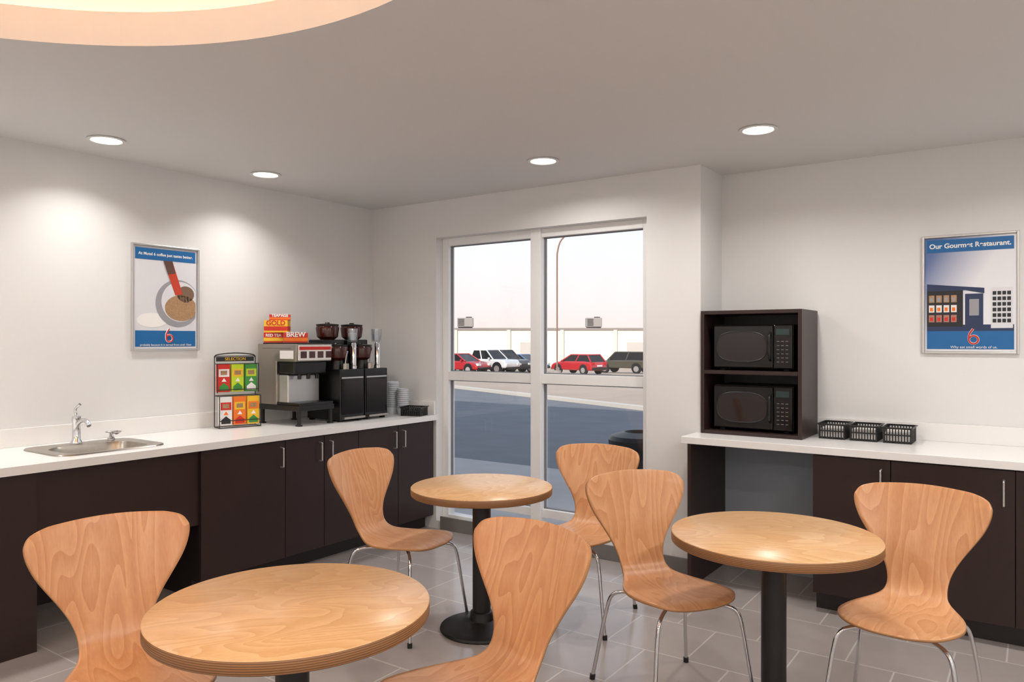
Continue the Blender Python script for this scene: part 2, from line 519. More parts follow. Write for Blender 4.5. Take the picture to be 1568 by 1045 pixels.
# ------------------------------------------------------------------ right counter
RZ = 0.888
def right_counter():
    r = root('base_cabinet', (0, 0, 0))
    fy = -0.225
    box('side_panel', r, (2.822, fy, 0.0), (2.845, YR - 0.004, RZ - 0.04), M['dark'], 0.001)
    box('knee_shade_panel', r, (2.845, YR - 0.012, 0.0), (3.527, YR - 0.004, RZ - 0.042), M['knee'])  # panel added over the wall to paint the recess as shaded
    box('carcass', r, (3.527, fy + 0.02, 0.1), (XR - 0.01, YR - 0.004, RZ - 0.042), M['dark2'])
    box('toe_kick', r, (3.527, fy + 0.08, 0.0), (XR - 0.01, YR - 0.02, 0.1), M['dark2'])
    L = []; hs = []
    for a, b, hx in ((3.525, 3.903, 3.86), (3.903, 4.43, 4.385), (4.43, 4.96, 4.475), (4.96, 5.49, 5.44), (5.49, 6.02, 5.53)):
        L.append(((a + 0.002, fy, 0.105), (b - 0.002, fy + 0.02, RZ - 0.048)))
        hs.append([(hx, fy, 0.672), (hx, fy - 0.028, 0.676), (hx, fy - 0.03, 0.69), (hx, fy - 0.03, 0.775), (hx, fy - 0.028, 0.789), (hx, fy, 0.793)])
    boxes('doors', r, L, M['dark'], 0.0015)
    tubes('handles', r, hs, 0.005, M['alu'], 8)
    c = root('countertop', (0, 0, 0))
    poly = [(2.792, -0.25), (XR - 0.002, -0.25), (XR - 0.002, YR - 0.002), (2.82, YR - 0.002), (2.82, -0.002), (2.792, -0.002)]
    prism('slab', c, poly, RZ - 0.04, RZ, M['counter'], 'z', 0.002)
    box('backsplash', c, (2.82, YR - 0.02, RZ), (XR - 0.002, YR - 0.002, RZ + 0.10), M['counter'], 0.002)
right_counter()

def microwave_station():
    x0, x1, y0, y1 = 2.826, 3.42, -0.02, 0.355
    z0, z1 = RZ, 1.633
    r = root('microwave_shelf_cabinet', (x0, y0, z0))
    w, d, h = x1 - x0, y1 - y0, z1 - z0
    t = 0.022
    sh = 1.262 - z0
    boxes('case', r, [((0, 0, 0), (t, d, h)), ((w - t, 0, 0), (w, d, h)), ((t, 0, 0), (w - t, d, t)), ((t, 0, h - t), (w - t, d, h)),
                      ((t, 0, sh - t / 2), (w - t, d, sh + t / 2))], M['dark'], 0.0015)
    box('back_panel', r, (t, d - 0.012, t), (w - t, d - 0.002, h - t), M['dark2'])
    for zb in (z0 + t, z0 + sh + t / 2):
        m = root('microwave_oven', (x0 + 0.062, y0 + 0.045, zb + .0005))
        W, Hh, D = 0.47, 0.262, 0.30
        zf = 0.012
        box('body', m, (0, 0.02, zf), (W, D, zf + Hh), M['black'], 0.006)
        box('door', m, (0.002, 0.0, zf + 0.004), (W * 0.76, 0.022, zf + Hh - 0.004), M['glossb'], 0.006)
        ring0 = [(0.15 * math.copysign(abs(math.cos(a)) ** 0.7, math.cos(a)), 0.09 * math.copysign(abs(math.sin(a)) ** 0.7, math.sin(a))) for a in [2 * math.pi * i / 48 for i in range(49)]]
        prism('window', m, [(W * .37 + a, zf + Hh / 2 + b) for a, b in ring0[:-1]], -0.0012, 0.001, M['mwwin'], 'y')
        tubes('window_bezel', m, [[(W * 0.37 + a, -0.0015, zf + Hh / 2 + b) for a, b in ring0]], 0.0035, M['blackm'], 6, False)
        box('control_panel', m, (W * 0.775, 0.0, zf + 0.004), (W - 0.002, 0.022, zf + Hh - 0.004), M['glossb'], 0.004)
        keys = []
        for i in range(6):
            for j in range(3):
                kx = W * 0.81 + j * 0.025; kz = zf + 0.04 + i * 0.024
                keys.append(((kx, -0.0012, kz), (kx + 0.014, 0.001, kz + 0.004)))
        boxes('keypad', m, keys, mat('keypad_grey', (110, 105, 106), 0.5))
        box('display', m, (W * 0.80, -0.0012, zf + 0.2), (W * 0.96, 0.001, zf + 0.235), mat('display_dark', (30, 50, 50), 0.1))
        tubes('handle', m, [[(W * 0.735, 0.0, zf + 0.05), (W * 0.735, -0.028, zf + 0.07), (W * 0.735, -0.03, zf + 0.13), (W * 0.735, -0.028, zf + 0.19), (W * 0.735, 0.0, zf + 0.215)]], 0.007, M['black'], 8)
        boxes('feet', m, [((a, b, 0), (a + 0.03, b + 0.03, zf)) for a in (0.03, W - 0.06) for b in (0.04, D - 0.06)], M['rubber'])
microwave_station()

def basket(loc, rz, w, d, h, fill=True):
    b = root('storage_basket', loc, rz)
    t = 0.003
    hw, hd = w / 2, d / 2
    L = [((-hw * .9, -hd * .9, 0), (hw * .9, hd * .9, t))]
    for z0, z1, k in ((h - 0.01, h, 1.0), (0, 0.012, .9), (h * .48, h * .48 + .007, .95)):
        x, y = hw * k, hd * k
        L += [((-x, -y, z0), (x, -y + t, z1)), ((-x, y - t, z0), (x, y, z1)), ((-x, -y + t, z0), (-x + t, y - t, z1)), ((x - t, -y + t, z0), (x, y - t, z1))]
    L += [((-hw - .006, -hd - .006, h - .004), (hw + .006, -hd + t, h)), ((-hw - .006, hd - t, h - .004), (hw + .006, hd + .006, h)),
          ((-hw - .006, -hd, h - .004), (-hw + t, hd, h)), ((hw - t, -hd, h - .004), (hw + .006, hd, h))]
    n = 9
    for i in range(n + 1):
        x = -hw * .95 + i * (2 * hw * .95 - .006) / n
        L.append(((x, -hd * .97, 0), (x + .006, -hd * .97 + t, h)))
        L.append(((x, hd * .97 - t, 0), (x + .006, hd * .97, h)))
        y = -hd * .95 + i * (2 * hd * .95 - .006) / n
        L.append(((-hw * .97, y, 0), (-hw * .97 + t, y + .006, h)))
        L.append(((hw * .97 - t, y, 0), (hw * .97, y + .006, h)))
    boxes('lattice', b, L, M['black'])
    if fill:
        P = []
        for i in range(7):
            y = -hd * .88 + i * hd * .24
            P.append(((-hw * .84, y, t), (hw * .84, y + hd * .16, h * (.66 + .14 * random.random()))))
        boxes('packets', b, P, M['paper'], 0.002)
    else:
        boxes('packets', b, [((-hw * .8, -hd * .8, t), (hw * .8, hd * .8, h * .5))], M['pblack'], 0.002)
for x in (3.548, 3.715, 3.885):
    basket((x, 0.22, RZ), 0.0, 0.145, 0.20, 0.088)
basket((0.60, -0.15, CZ), 0.3, 0.17, 0.14, 0.07, False)

# ------------------------------------------------------------------ coffee area
def coffee_machine():
    r = root('coffee_machine', (0.07, -1.17, CZ))
    wy = 0.31
    legs = []
    for x in (0.02, 0.40):
        for y in (0.01, wy - 0.03):
            legs.append(((x, y, 0.0), (x + 0.02, y + 0.02, 0.12)))
            legs.append(((x - 0.008, y - 0.006, 0.0), (x + 0.028, y + 0.026, 0.01)))
    boxes('stand_legs', r, legs, M['blackm'], 0.002)
    box('stand_shelf', r, (0.0, 0.0, 0.10), (0.43, wy, 0.135), M['blackm'], 0.004)
    prism('steel_body', r, [(0.0, 0.135), (0.20, 0.135), (0.20, 0.43), (0.40, 0.43), (0.41, 0.55), (0.0, 0.55)], 0.0, wy, M['steel'], 'y', 0.006)
    box('splash_panel', r, (0.20, 0.02, 0.14), (0.30, wy - 0.02, 0.34), M['alu'], .008)
    box('dispense_head', r, (0.20, 0.015, 0.345), (0.37, wy - 0.015, 0.435), M['black'], 0.012)
    for i, y in enumerate((0.08, 0.155, 0.23)):
        cyl('nozzle_%d' % i, r, (0.34, y, 0.31), 0.012, 0.05, M['black'])
    box('drip_tray', r, (0.20, 0.01, 0.135), (0.43, wy - 0.01, 0.155), M['black'], 0.004)
    boxes('front_graphic', r, [((0.405, 0.015, 0.44), (0.415, wy - 0.015, 0.54))], M['paper'], 0.002)
    boxes('graphic_cups', r, [((0.413, 0.03 + i * .072, 0.455), (0.417, 0.08 + i * .072, 0.50)) for i in range(4)], M['brown'])
    boxes('graphic_stripe', r, [((0.413, 0.02, 0.51), (0.417, wy - 0.02, 0.532))], M['red'])
    boxes('side_seam', r, [((0.05, -0.002, 0.52), (0.35, 0.001, 0.522))], M['blackm'])
    boxes('side_badge', r, [((0.24, -0.002, 0.45), (0.38, 0.001, 0.505))], M['paper'])
    boxes('top_lid', r, [((0.03, 0.02, 0.55), (0.36, wy - .02, 0.558))], M['blackm'], .003)
coffee_machine()

def tea_box(loc, rz, w, d, h, m1, m2, label='TEA'):
    b = root('tea_box', loc, rz)
    box('carton', b, (-w / 2, -d / 2, 0), (w / 2, d / 2, h), m1, 0.001)
    box('label', b, (-w / 2 - .0006, -d / 2 - 0.0006, h * .15), (w / 2 + .0006, d / 2 + 0.0006, h * .5), m2)
    text(label, h * .3, b, (0, -d / 2 - 0.0012, h * .6), M['white'] if m1 is M['red'] else M['red'], width=w * .8, bold=0.0006)
zt = CZ + 0.5585
a90 = math.radians(50)
tea_box((0.14, -1.09, zt), a90, 0.13, 0.08, 0.07, M['red'], M['yellow'], 'RED TEA')
tea_box((0.29, -1.02, zt), a90, 0.16, 0.08, 0.068, M['red'], M['orange'], 'BREW')
tea_box((0.16, -1.075, zt + 0.0705), a90 - .2, 0.16, 0.09, 0.085, M['yellow'], M['red'], 'GOLD')
tea_box((0.17, -1.06, zt + 0.156), a90, 0.14, 0.08, 0.04, M['red'], M['orange'], 'TEABAGS')

def coffee_brewer(y0):
    w = 0.228
    r = root('coffee_brewer', (0.17, y0, CZ))
    box('base_housing', r, (0.0, 0, 0.012), (0.345, w, 0.37), M['black'], 0.004)
    boxes('feet', r, [((a, b, 0), (a + .03, b + .03, .012)) for a in (.01, .3) for b in (.01, w - .04)], M['rubber'])
    box('drip_tray', r, (0.33, 0.015, 0.02), (0.375, w - 0.015, 0.035), M['steel'], 0.002)
    boxes('front_panel', r, [((0.345, 0.012, 0.05), (0.349, w - 0.012, 0.30))], M['glossb'], 0.001)
    box('panel_trim', r, (0.345, 0.012, 0.305), (0.351, w - 0.012, 0.315), M['alu'])
    box('tower', r, (0.0, 0.01, 0.37), (0.15, w - 0.01, 0.58), M['black'], 0.008)
    for i, (x, y, z) in enumerate(((0.085, w / 2, 0.58), (0.225, w * .32, 0.43))):
        lathe('hopper_%d' % i, r, [(0, 0), (.05, 0), (.076, .02), (.084, .085), (.078, .10), (0, .105)], M['brown'], (x, y, z), 28)
        lathe('hopper_lid_%d' % i, r, [(0, 0), (.080, 0), (.082, .012), (.02, .018), (.015, .026), (0, .026)], M['black'], (x, y, z + .10), 28)
    lathe('hopper_collar', r, [(0, 0), (.06, 0), (.05, .06), (0, .06)], M['black'], (0.225, w * .32, 0.37), 28)
    lathe('sight_tube', r, [(0, 0), (.024, 0), (.024, .02), (.020, .025), (.020, .18), (.014, .19), (0, .19)], M['chrome'], (0.30, w * .74, 0.37), 20)
    lathe('tap', r, [(0, 0), (.026, 0), (.026, .04), (0, .045)], M['steel'], (0.322, w * .30, 0.37), 20)
    tubes('tap_lever', r, [[(0.322, w * .3, .41), (0.332, w * .3, .46), (0.345, w * .3, .50)]], .006, M['chrome'])
    lathe('cup_dispenser', r, [(0, 0), (.034, 0), (.04, .06), (.04, .095), (.034, .095), (.028, .01), (0, .01)], M['clear'], (0.29, w * .74, 0.565), 24)
    lathe('lid_stack', r, [(0, 0), (.024, 0), (.03, .05), (0, .055)], M['cup'], (0.29, w * .74, 0.577), 20)
    boxes('label', r, [((0.150, w * .55, .40), (0.152, w * .9, .47))], M['paper'])
coffee_brewer(-0.82)
coffee_brewer(-0.582)

def rack():
    r = root('tea_packet_rack', (0.17, -1.40, CZ), math.radians(74))
    w, h = 0.27, 0.47
    P = []
    for x in (-w / 2, w / 2):
        P.append([(x, 0.05, 0.005), (x, 0.05, h)])
        P.append([(x, -0.05, 0.005), (x, 0.05, 0.005)])
        P.append([(x, -0.05, 0.005), (x, -0.05, 0.21)])
        P.append([(x, -0.05, 0.21), (x, 0.05, 0.21)])
        P.append([(x, -0.01, 0.23), (x, -0.01, 0.42)])
        P.append([(x, -0.01, 0.42), (x, 0.05, 0.42)])
    for z, y in ((0.005, .05), (0.005, -.05), (0.21, -.05), (0.05, -.05), (h, .05), (.42, -.01), (.25, -.01), (.21, .05)):
        P.append([(-w / 2, y, z), (w / 2, y, z)])
    tubes('wire_frame', r, P, 0.003, M['blackm'], 6, False)
    tubes('arched_top', r, [[(-w / 2, .05, h - .01), (-w / 2 + .02, .05, h + .01), (0, .05, h + .02), (w / 2 - .02, .05, h + .01), (w / 2, .05, h - .01)]], .004, M['blackm'])
    box('header', r, (-w / 2 + .01, .046, h - .035), (w / 2 - .01, .05, h - .005), M['pblack'])
    text('SELECTION', .02, r, (0, .0445, h - .028), M['yellow'], width=w * .5)
    cols = [[(M['red'], M['white'], M['green']), (M['lime'], M['yellow'], M['green']), (M['green'], M['lime'], M['white'])],
            [(M['white'], M['red'], M['pblack']), (M['orange'], M['yellow'], M['red']), (M['yellow'], M['orange'], M['green'])]]
    cw = w / 3
    for row, (zb, y) in enumerate(((0.235, 0.0), (0.02, -0.04))):
        for c in range(3):
            x0 = -w / 2 + c * cw + .005
            a, b_, d = cols[row][c]
            box('packet_%d_%d' % (row, c), r, (x0, y, zb), (x0 + cw - .01, y + .035, zb + .185), a, .002)
            box('packet_%d_%d_band' % (row, c), r, (x0 + .006, y - .001, zb + .10), (x0 + cw - .016, y, zb + .15), b_)
            box('packet_%d_%d_photo' % (row, c), r, (x0 + .018, y - .0018, zb + .112), (x0 + cw - .03, y - .001, zb + .14), M['beans'])
            xm = x0 + cw / 2 - .005
            prism('packet_%d_%d_house' % (row, c), r, [(x0 + .01, zb + .01), (x0 + cw - .02, zb + .01), (x0 + cw - .02, zb + .035), (xm, zb + .06), (x0 + .01, zb + .035)], y - .0015, y, d, 'y')
            prism('packet_%d_%d_tri' % (row, c), r, [(xm - .016, zb + .068), (xm + .016, zb + .068), (xm, zb + .092)], y - .0015, y, M['white'] if a is not M['white'] else M['orange'], 'y')
rack()

def cups(loc, n, rb, h):
    r = root('paper_cup_stack', loc)
    prof = [(0, 0), (rb * .8, 0), (rb, h * .4)]
    z = h * .4
    rims = []
    for i in range(n):
        prof += [(rb + .004, z), (rb + .004, z + .005), (rb - .003, z + .006), (rb - .002, z + .015)]
        rims.append((rb - .0015, z + .0105))
        z += .016
    prof += [(rb - .004, z), (rb - .008, z - .05), (0, z - .06)]
    lathe('cups', r, prof, M['cup'], segs=32)
    for i, (a, zz) in enumerate(rims):
        lathe('rim_gap_%d' % i, r, [(a - .001, zz - .003), (a + .0012, zz - .003), (a + .0012, zz + .003), (a - .001, zz + .003)], M['cuprim'], segs=28)
cups((0.345, -0.115, CZ), 13, .046, .11)
cups((0.450, -0.115, CZ), 10, .044, .10)

# ------------------------------------------------------------------ posters
def poster_base(name, loc, rz, w=0.46, h=0.66):
    r = root(name, loc, rz)
    t = 0.013
    hw, hh = w / 2, h / 2
    boxes('frame', r, [((-hw, -0.018, -hh), (-hw + t, 0, hh)), ((hw - t, -0.018, -hh), (hw, 0, hh)),
                       ((-hw + t, -0.018, -hh), (hw - t, 0, -hh + t)), ((-hw + t, -0.018, hh - t), (hw - t, 0, hh))], M['alu'], 0.003)
    return r
def six(r, cx, cz, y):
    c = [(cx + .022 * math.cos(a), y, cz - .018 + .022 * math.sin(a)) for a in [2 * math.pi * i / 24 for i in range(25)]]
    tail = [(cx - .022, y, cz - .018), (cx - .020, y, cz + .012), (cx - .002, y, cz + .042)]
    tubes('numeral_outline', r, [c], .0075, M['white'], 8, False)
    tubes('numeral_outline_tail', r, [tail], .0075, M['white'], 8)
    c2 = [(x, y - .0075, z) for x, _, z in c]; t2 = [(x, y - .0075, z) for x, _, z in tail]
    tubes('numeral', r, [c2], .004, M['red'], 8, False)
    tubes('numeral_tail', r, [t2], .004, M['red'], 8)
def posters():
    r = poster_base('framed_poster', (4.208, YR - 0.001, 1.71), 0)
    box('sheet', r, (-.216, -0.006, -.316), (.216, -0.002, .316), M['grad'])
    box('top_band', r, (-.205, -0.0075, .235), (.205, -0.006, .305), M['blue'])
    text('Our Gourmet Restaurant.', .03, r, (0, -0.0082, .258), M['white'], width=.385, bold=.0008)
    box('bottom_band', r, (-.205, -0.0075, -.305), (.205, -0.006, -.205), M['blue'])
    box('counter', r, (-.205, -0.0072, -.205), (.205, -0.006, -.17), M['navy'])
    box('snack_machine', r, (-.205, -0.0078, -.18), (-.03, -0.006, .02), M['pblack'])
    for i in range(3):
        boxes('snacks_%d' % i, r, [((-.195 + j * .036, -0.0086, -.155 + i * .055), (-.168 + j * .036, -0.0078, -.115 + i * .055)) for j in range(4)], (M['vend'], M['paper'], M['beans'])[i])
        boxes('snack_fronts_%d' % i, r, [((-.19 + j * .036, -0.0092, -.148 + i * .055), (-.175 + j * .036, -0.0086, -.128 + i * .055)) for j in range(4)], (M['red'], M['orange'], M['pgrey'])[i])
    prism('canopy', r, [(-.205, .02), (-.02, .02), (.07, .0), (.07, .03), (-.205, .06)], -0.0078, -0.006, M['navy'], 'y')
    box('drink_machine', r, (-.02, -0.0078, -.18), (.065, -0.006, .0), M['navy'])
    box('drink_window', r, (.0, -0.0086, -.12), (.045, -0.0078, -.03), M['pgrey'])
    box('ice_machine', r, (.10, -0.0078, -.19), (.20, -0.006, .03), M['plight'])
    boxes('ice_grid', r, [((.108 + j * .022, -0.0086, -.16 + i * .03), (.125 + j * .022, -0.0078, -.14 + i * .03)) for i in range(6) for j in range(4)], M['pblack'])
    six(r, .02, -.235, -.004)
    text('Why eat small words of us.', .02, r, (.02, -.009, -.300), M['white'], width=.22)

    r = poster_base('framed_poster', (0.001, -1.804, 1.72), math.pi / 2, 0.45, 0.66)
    box('sheet', r, (-.211, -0.006, -.316), (.211, -0.002, .316), M['plight'])
    box('top_band', r, (-.2, -0.0075, .235), (.2, -0.006, .305), M['blue'])
    text('At Motel 6 coffee just tastes better.', .03, r, (0, -0.0082, .262), M['white'], width=.36, bold=.0006)
    box('bottom_band', r, (-.2, -0.0075, -.305), (.2, -0.006, -.205), M['blue'])
    def disc(nm, x, z, rx, rz_, y, m, clip=.2):
        pts = []
        for i in range(48):
            a = 2 * math.pi * i / 48
            pts.append((min(clip, x + rx * math.cos(a)), z + rz_ * math.sin(a)))
        prism(nm, r, pts, y - .0006, y, m, 'y')
    disc('saucer', -.09, -.14, .10, .045, -.0062, M['white'])
    disc('scoop_ring', .08, -.03, .15, .15, -.0070, M['pgrey'])  # grey ring of the pan in the print
    disc('scoop_inner', .095, -.02, .128, .128, -.0078, M['plight'])
    disc('coffee_grounds', .10, -.06, .11, .082, -.0086, M['beans'])
    disc('grounds_dark', .13, .03, .06, .052, -.0086, mat('poster_brown', (120, 95, 75), .5, var=.4, nscale=120))
    prism('scoop_handle', r, [(-.02, .235), (.04, .235), (.11, .03), (.06, .02)], -.0098, -.0090, mat('poster_strap', (190, 60, 35), .5), 'y')
    prism('scoop_handle_dark', r, [(-.02, .235), (.04, .235), (.06, .16), (.01, .15)], -.0106, -.0098, mat('poster_darkbrown', (90, 60, 50), .5), 'y')
    six(r, .02, -.235, -.004)
    text('probably because it is served from until 10am', .02, r, (.0, -.009, -.300), M['white'], width=.34)
posters()

# ------------------------------------------------------------------ chairs
def chair_shell():
    C = [(-.368, .840, .175), (-.365, .831, .218), (-.359, .814, .239), (-.351, .786, .247), (-.340, .748, .243), (-.322, .69, .219),
         (-.301, .62, .172), (-.282, .56, .135), (-.264, .51, .113), (-.241, .462, .106), (-.205, .432, .116), (-.16, .418, .144),
         (-.10, .410, .178), (-.03, .409, .199), (.05, .414, .206), (.12, .42, .199), (.165, .421, .178), (.19, .417, .15), (.203, .413, .11), (.209, .410, .055)]
    rows = catmull(C, 2)
    V, F = [], []
    nc = 15
    for p in rows:
        x, z, w = p
        back = max(0, min(1, (z - .47) / .15))
        for j in range(nc):
            v = -1 + 2 * j / (nc - 1)
            y = w * v
            q = (y / .245) ** 2
            V.append((x + back * .05 * q, y, 1.03 * (z + (1 - back) * .014 * q - (.012 * v * v if z > .80 else 0))))
    for i in range(len(rows) - 1):
        for j in range(nc - 1):
            F.append((i * nc + j, i * nc + j + 1, (i + 1) * nc + j + 1, (i + 1) * nc + j))
    me = bpy.data.meshes.new('chair_shell')
    me.from_pydata(V, [], F); me.update()
    for p in me.polygons: p.use_smooth = True
    me.materials.append(M['wood_chair']); me.materials.append(M['ply_edge_c'])
    return me
SHELL = chair_shell()
ZL = 1.03
def leg_mesh():
    V, F = [], []
    for sx in (-1, 1):
        for sy in (-1, 1):
            k = .04 if sx < 0 else 0
            pts = [(sx * .03, sy * .035, .388), (sx * .10, sy * .10, .388), (sx * .150, sy * .150, .386), (sx * (.176 + k * .3), sy * .180, .365), (sx * (.188 + k * .5), sy * .196, .30), (sx * (.205 + k * .8), sy * .216, .15), (sx * (.220 + k), sy * .236, .012)]
            pts = [(a, b, c * ZL) for a, b, c in pts]
            v, f = tube_vf(pts, .0082, len(V), 10); V += v; F += f
    me = mesh_from(V, F, 'chair_legs'); smooth(me, 60)
    me.materials.append(M['chrome'])
    return me
LEGS = leg_mesh()
def glide_mesh():
    V, F = [], []
    for sx in (-1, 1):
        for sy in (-1, 1):
            k = .04 if sx < 0 else 0
            x, y = sx * (.221 + k), sy * .237
            v, f = tube_vf([(x, y, 0), (x - sx * .002, y - sy * .002, .022)], .012, len(V), 12, False); V += v; F += f
    v, f = tube_vf([(0, 0, .389), (0, 0, .415)], .06, len(V), 20, False); V += v; F += f
    me = mesh_from(V, F, 'glides'); smooth(me, 40); me.materials.append(M['black']); return me
GL = glide_mesh()
def chair(backx, backy, ang):
    a = math.radians(ang)
    cx = backx + .35 * math.cos(a); cy = backy + .35 * math.sin(a)
    r = root('dining_chair', (cx, cy, 0), a)
    s = new_obj('shell', SHELL, r)
    m = s.modifiers.new('sub', 'SUBSURF'); m.levels = 1; m.render_levels = 1
    m = s.modifiers.new('sol', 'SOLIDIFY'); m.thickness = .011; m.offset = 0; m.material_offset_rim = 1
    new_obj('legs', LEGS, r); new_obj('glides', GL, r)
chair(1.50, -1.61, 3)
chair(2.480, -.673, -82)
chair(3.005, -1.365, -34)
chair(3.192, -2.415, -99)
chair(1.955, -3.16, -15)
chair(4.13, -1.00, -94)

# ------------------------------------------------------------------ tables
def table(x, y, R, rz):
    r = root('bistro_table', (x, y, 0), rz)
    zt, th = .72, .038
    V, F, MI = [], [], []
    seg = 96
    rings = [(R - .003, zt, 0), (R, zt - .003, 1), (R, zt - th + .003, 1), (R - .003, zt - th, 1)]
    for rr, z, _ in rings:
        for i in range(seg):
            a = 2 * math.pi * i / seg
            V.append((rr * math.cos(a), rr * math.sin(a), z - zt))
    F.append(tuple(range(seg))); MI.append(0)
    for k in range(3):
        for i in range(seg):
            j = (i + 1) % seg
            F.append((k * seg + i, (k + 1) * seg + i, (k + 1) * seg + j, k * seg + j)); MI.append(0 if k == 0 else 1)
    F.append(tuple(reversed(range(3 * seg, 4 * seg)))); MI.append(1)
    me = bpy.data.meshes.new('tabletop'); me.from_pydata(V, [], F)
    me.materials.append(M['wood_table']); me.materials.append(M['ply_edge'])
    for p, mi in zip(me.polygons, MI):
        p.material_index = mi
    me.update(); smooth(me, 50)
    t = new_obj('tabletop', me, r); t.location = (0, 0, zt)
    lathe('pedestal', r, [(0, .02), (.046, .02), (.046, zt - th - .012), (0, zt - th - .012)], M['blackm'], segs=36)
    lathe('top_plate', r, [(0, 0), (.12, 0), (.14, .012), (0, .012)], M['blackm'], (0, 0, zt - th - .012))
    lathe('base', r, [(0, 0), (.205, 0), (.21, .008), (.207, .018), (.18, .028), (.08, .04), (.062, .05), (.056, .09), (.046, .095), (0, .095)], M['blackm'], segs=56)
table(3.693, -1.551, .38, .5)
table(2.216, -1.431, .355, 1.2)
table(2.81, -3.089, .38, .9)

# ------------------------------------------------------------------ downlights
M['lens'] = mat('downlight_lens', (255, 248, 238), emit=6.0, ergb=(255, 250, 242))
def downlight(x, y, p, spread=180, col=(1, .965, .925)):
    r = root('recessed_ceiling_light', (x, y, H))
    lathe('trim_ring', r, [(.074, -.001), (.094, -.002), (.096, -.006), (.078, -.008), (.074, -.003)], M['trim'], segs=40)
    lathe('lens', r, [(0, -.003), (.075, -.003), (.075, -.001), (0, -.001)], M['lens'], segs=32)
    l = bpy.data.lights.new('lamp', 'AREA'); l.shape = 'DISK'; l.size = .14; l.energy = p; l.color = col
    l.spread = math.radians(spread)
    o = bpy.data.objects.new('lamp', l); COL.objects.link(o); o.parent = r; o.location = (0, 0, -.010)
for x, y, p, sp_ in ((.40, -2.376, 5.2, 125), (.40, -1.354, 5.2, 125), (.40, -3.4, 5.2, 125), (.40, -4.42, 6, 125), (2.08, -.64, 10, 160), (3.342, -.576, 8.5, 150), (4.6, -.57, 8.5, 150), (5.6, -1.8, 17, 180), (5.3, -3.1, 23, 180), (5.3, -4.6, 24, 180), (5.3, -6.1, 24, 180), (2.9, -6.1, 24, 180), (.9, -6.1, 21, 180)):  # widest, strongest ones are unseen fixtures added to fill the room with light
    downlight(x, y, p, sp_)

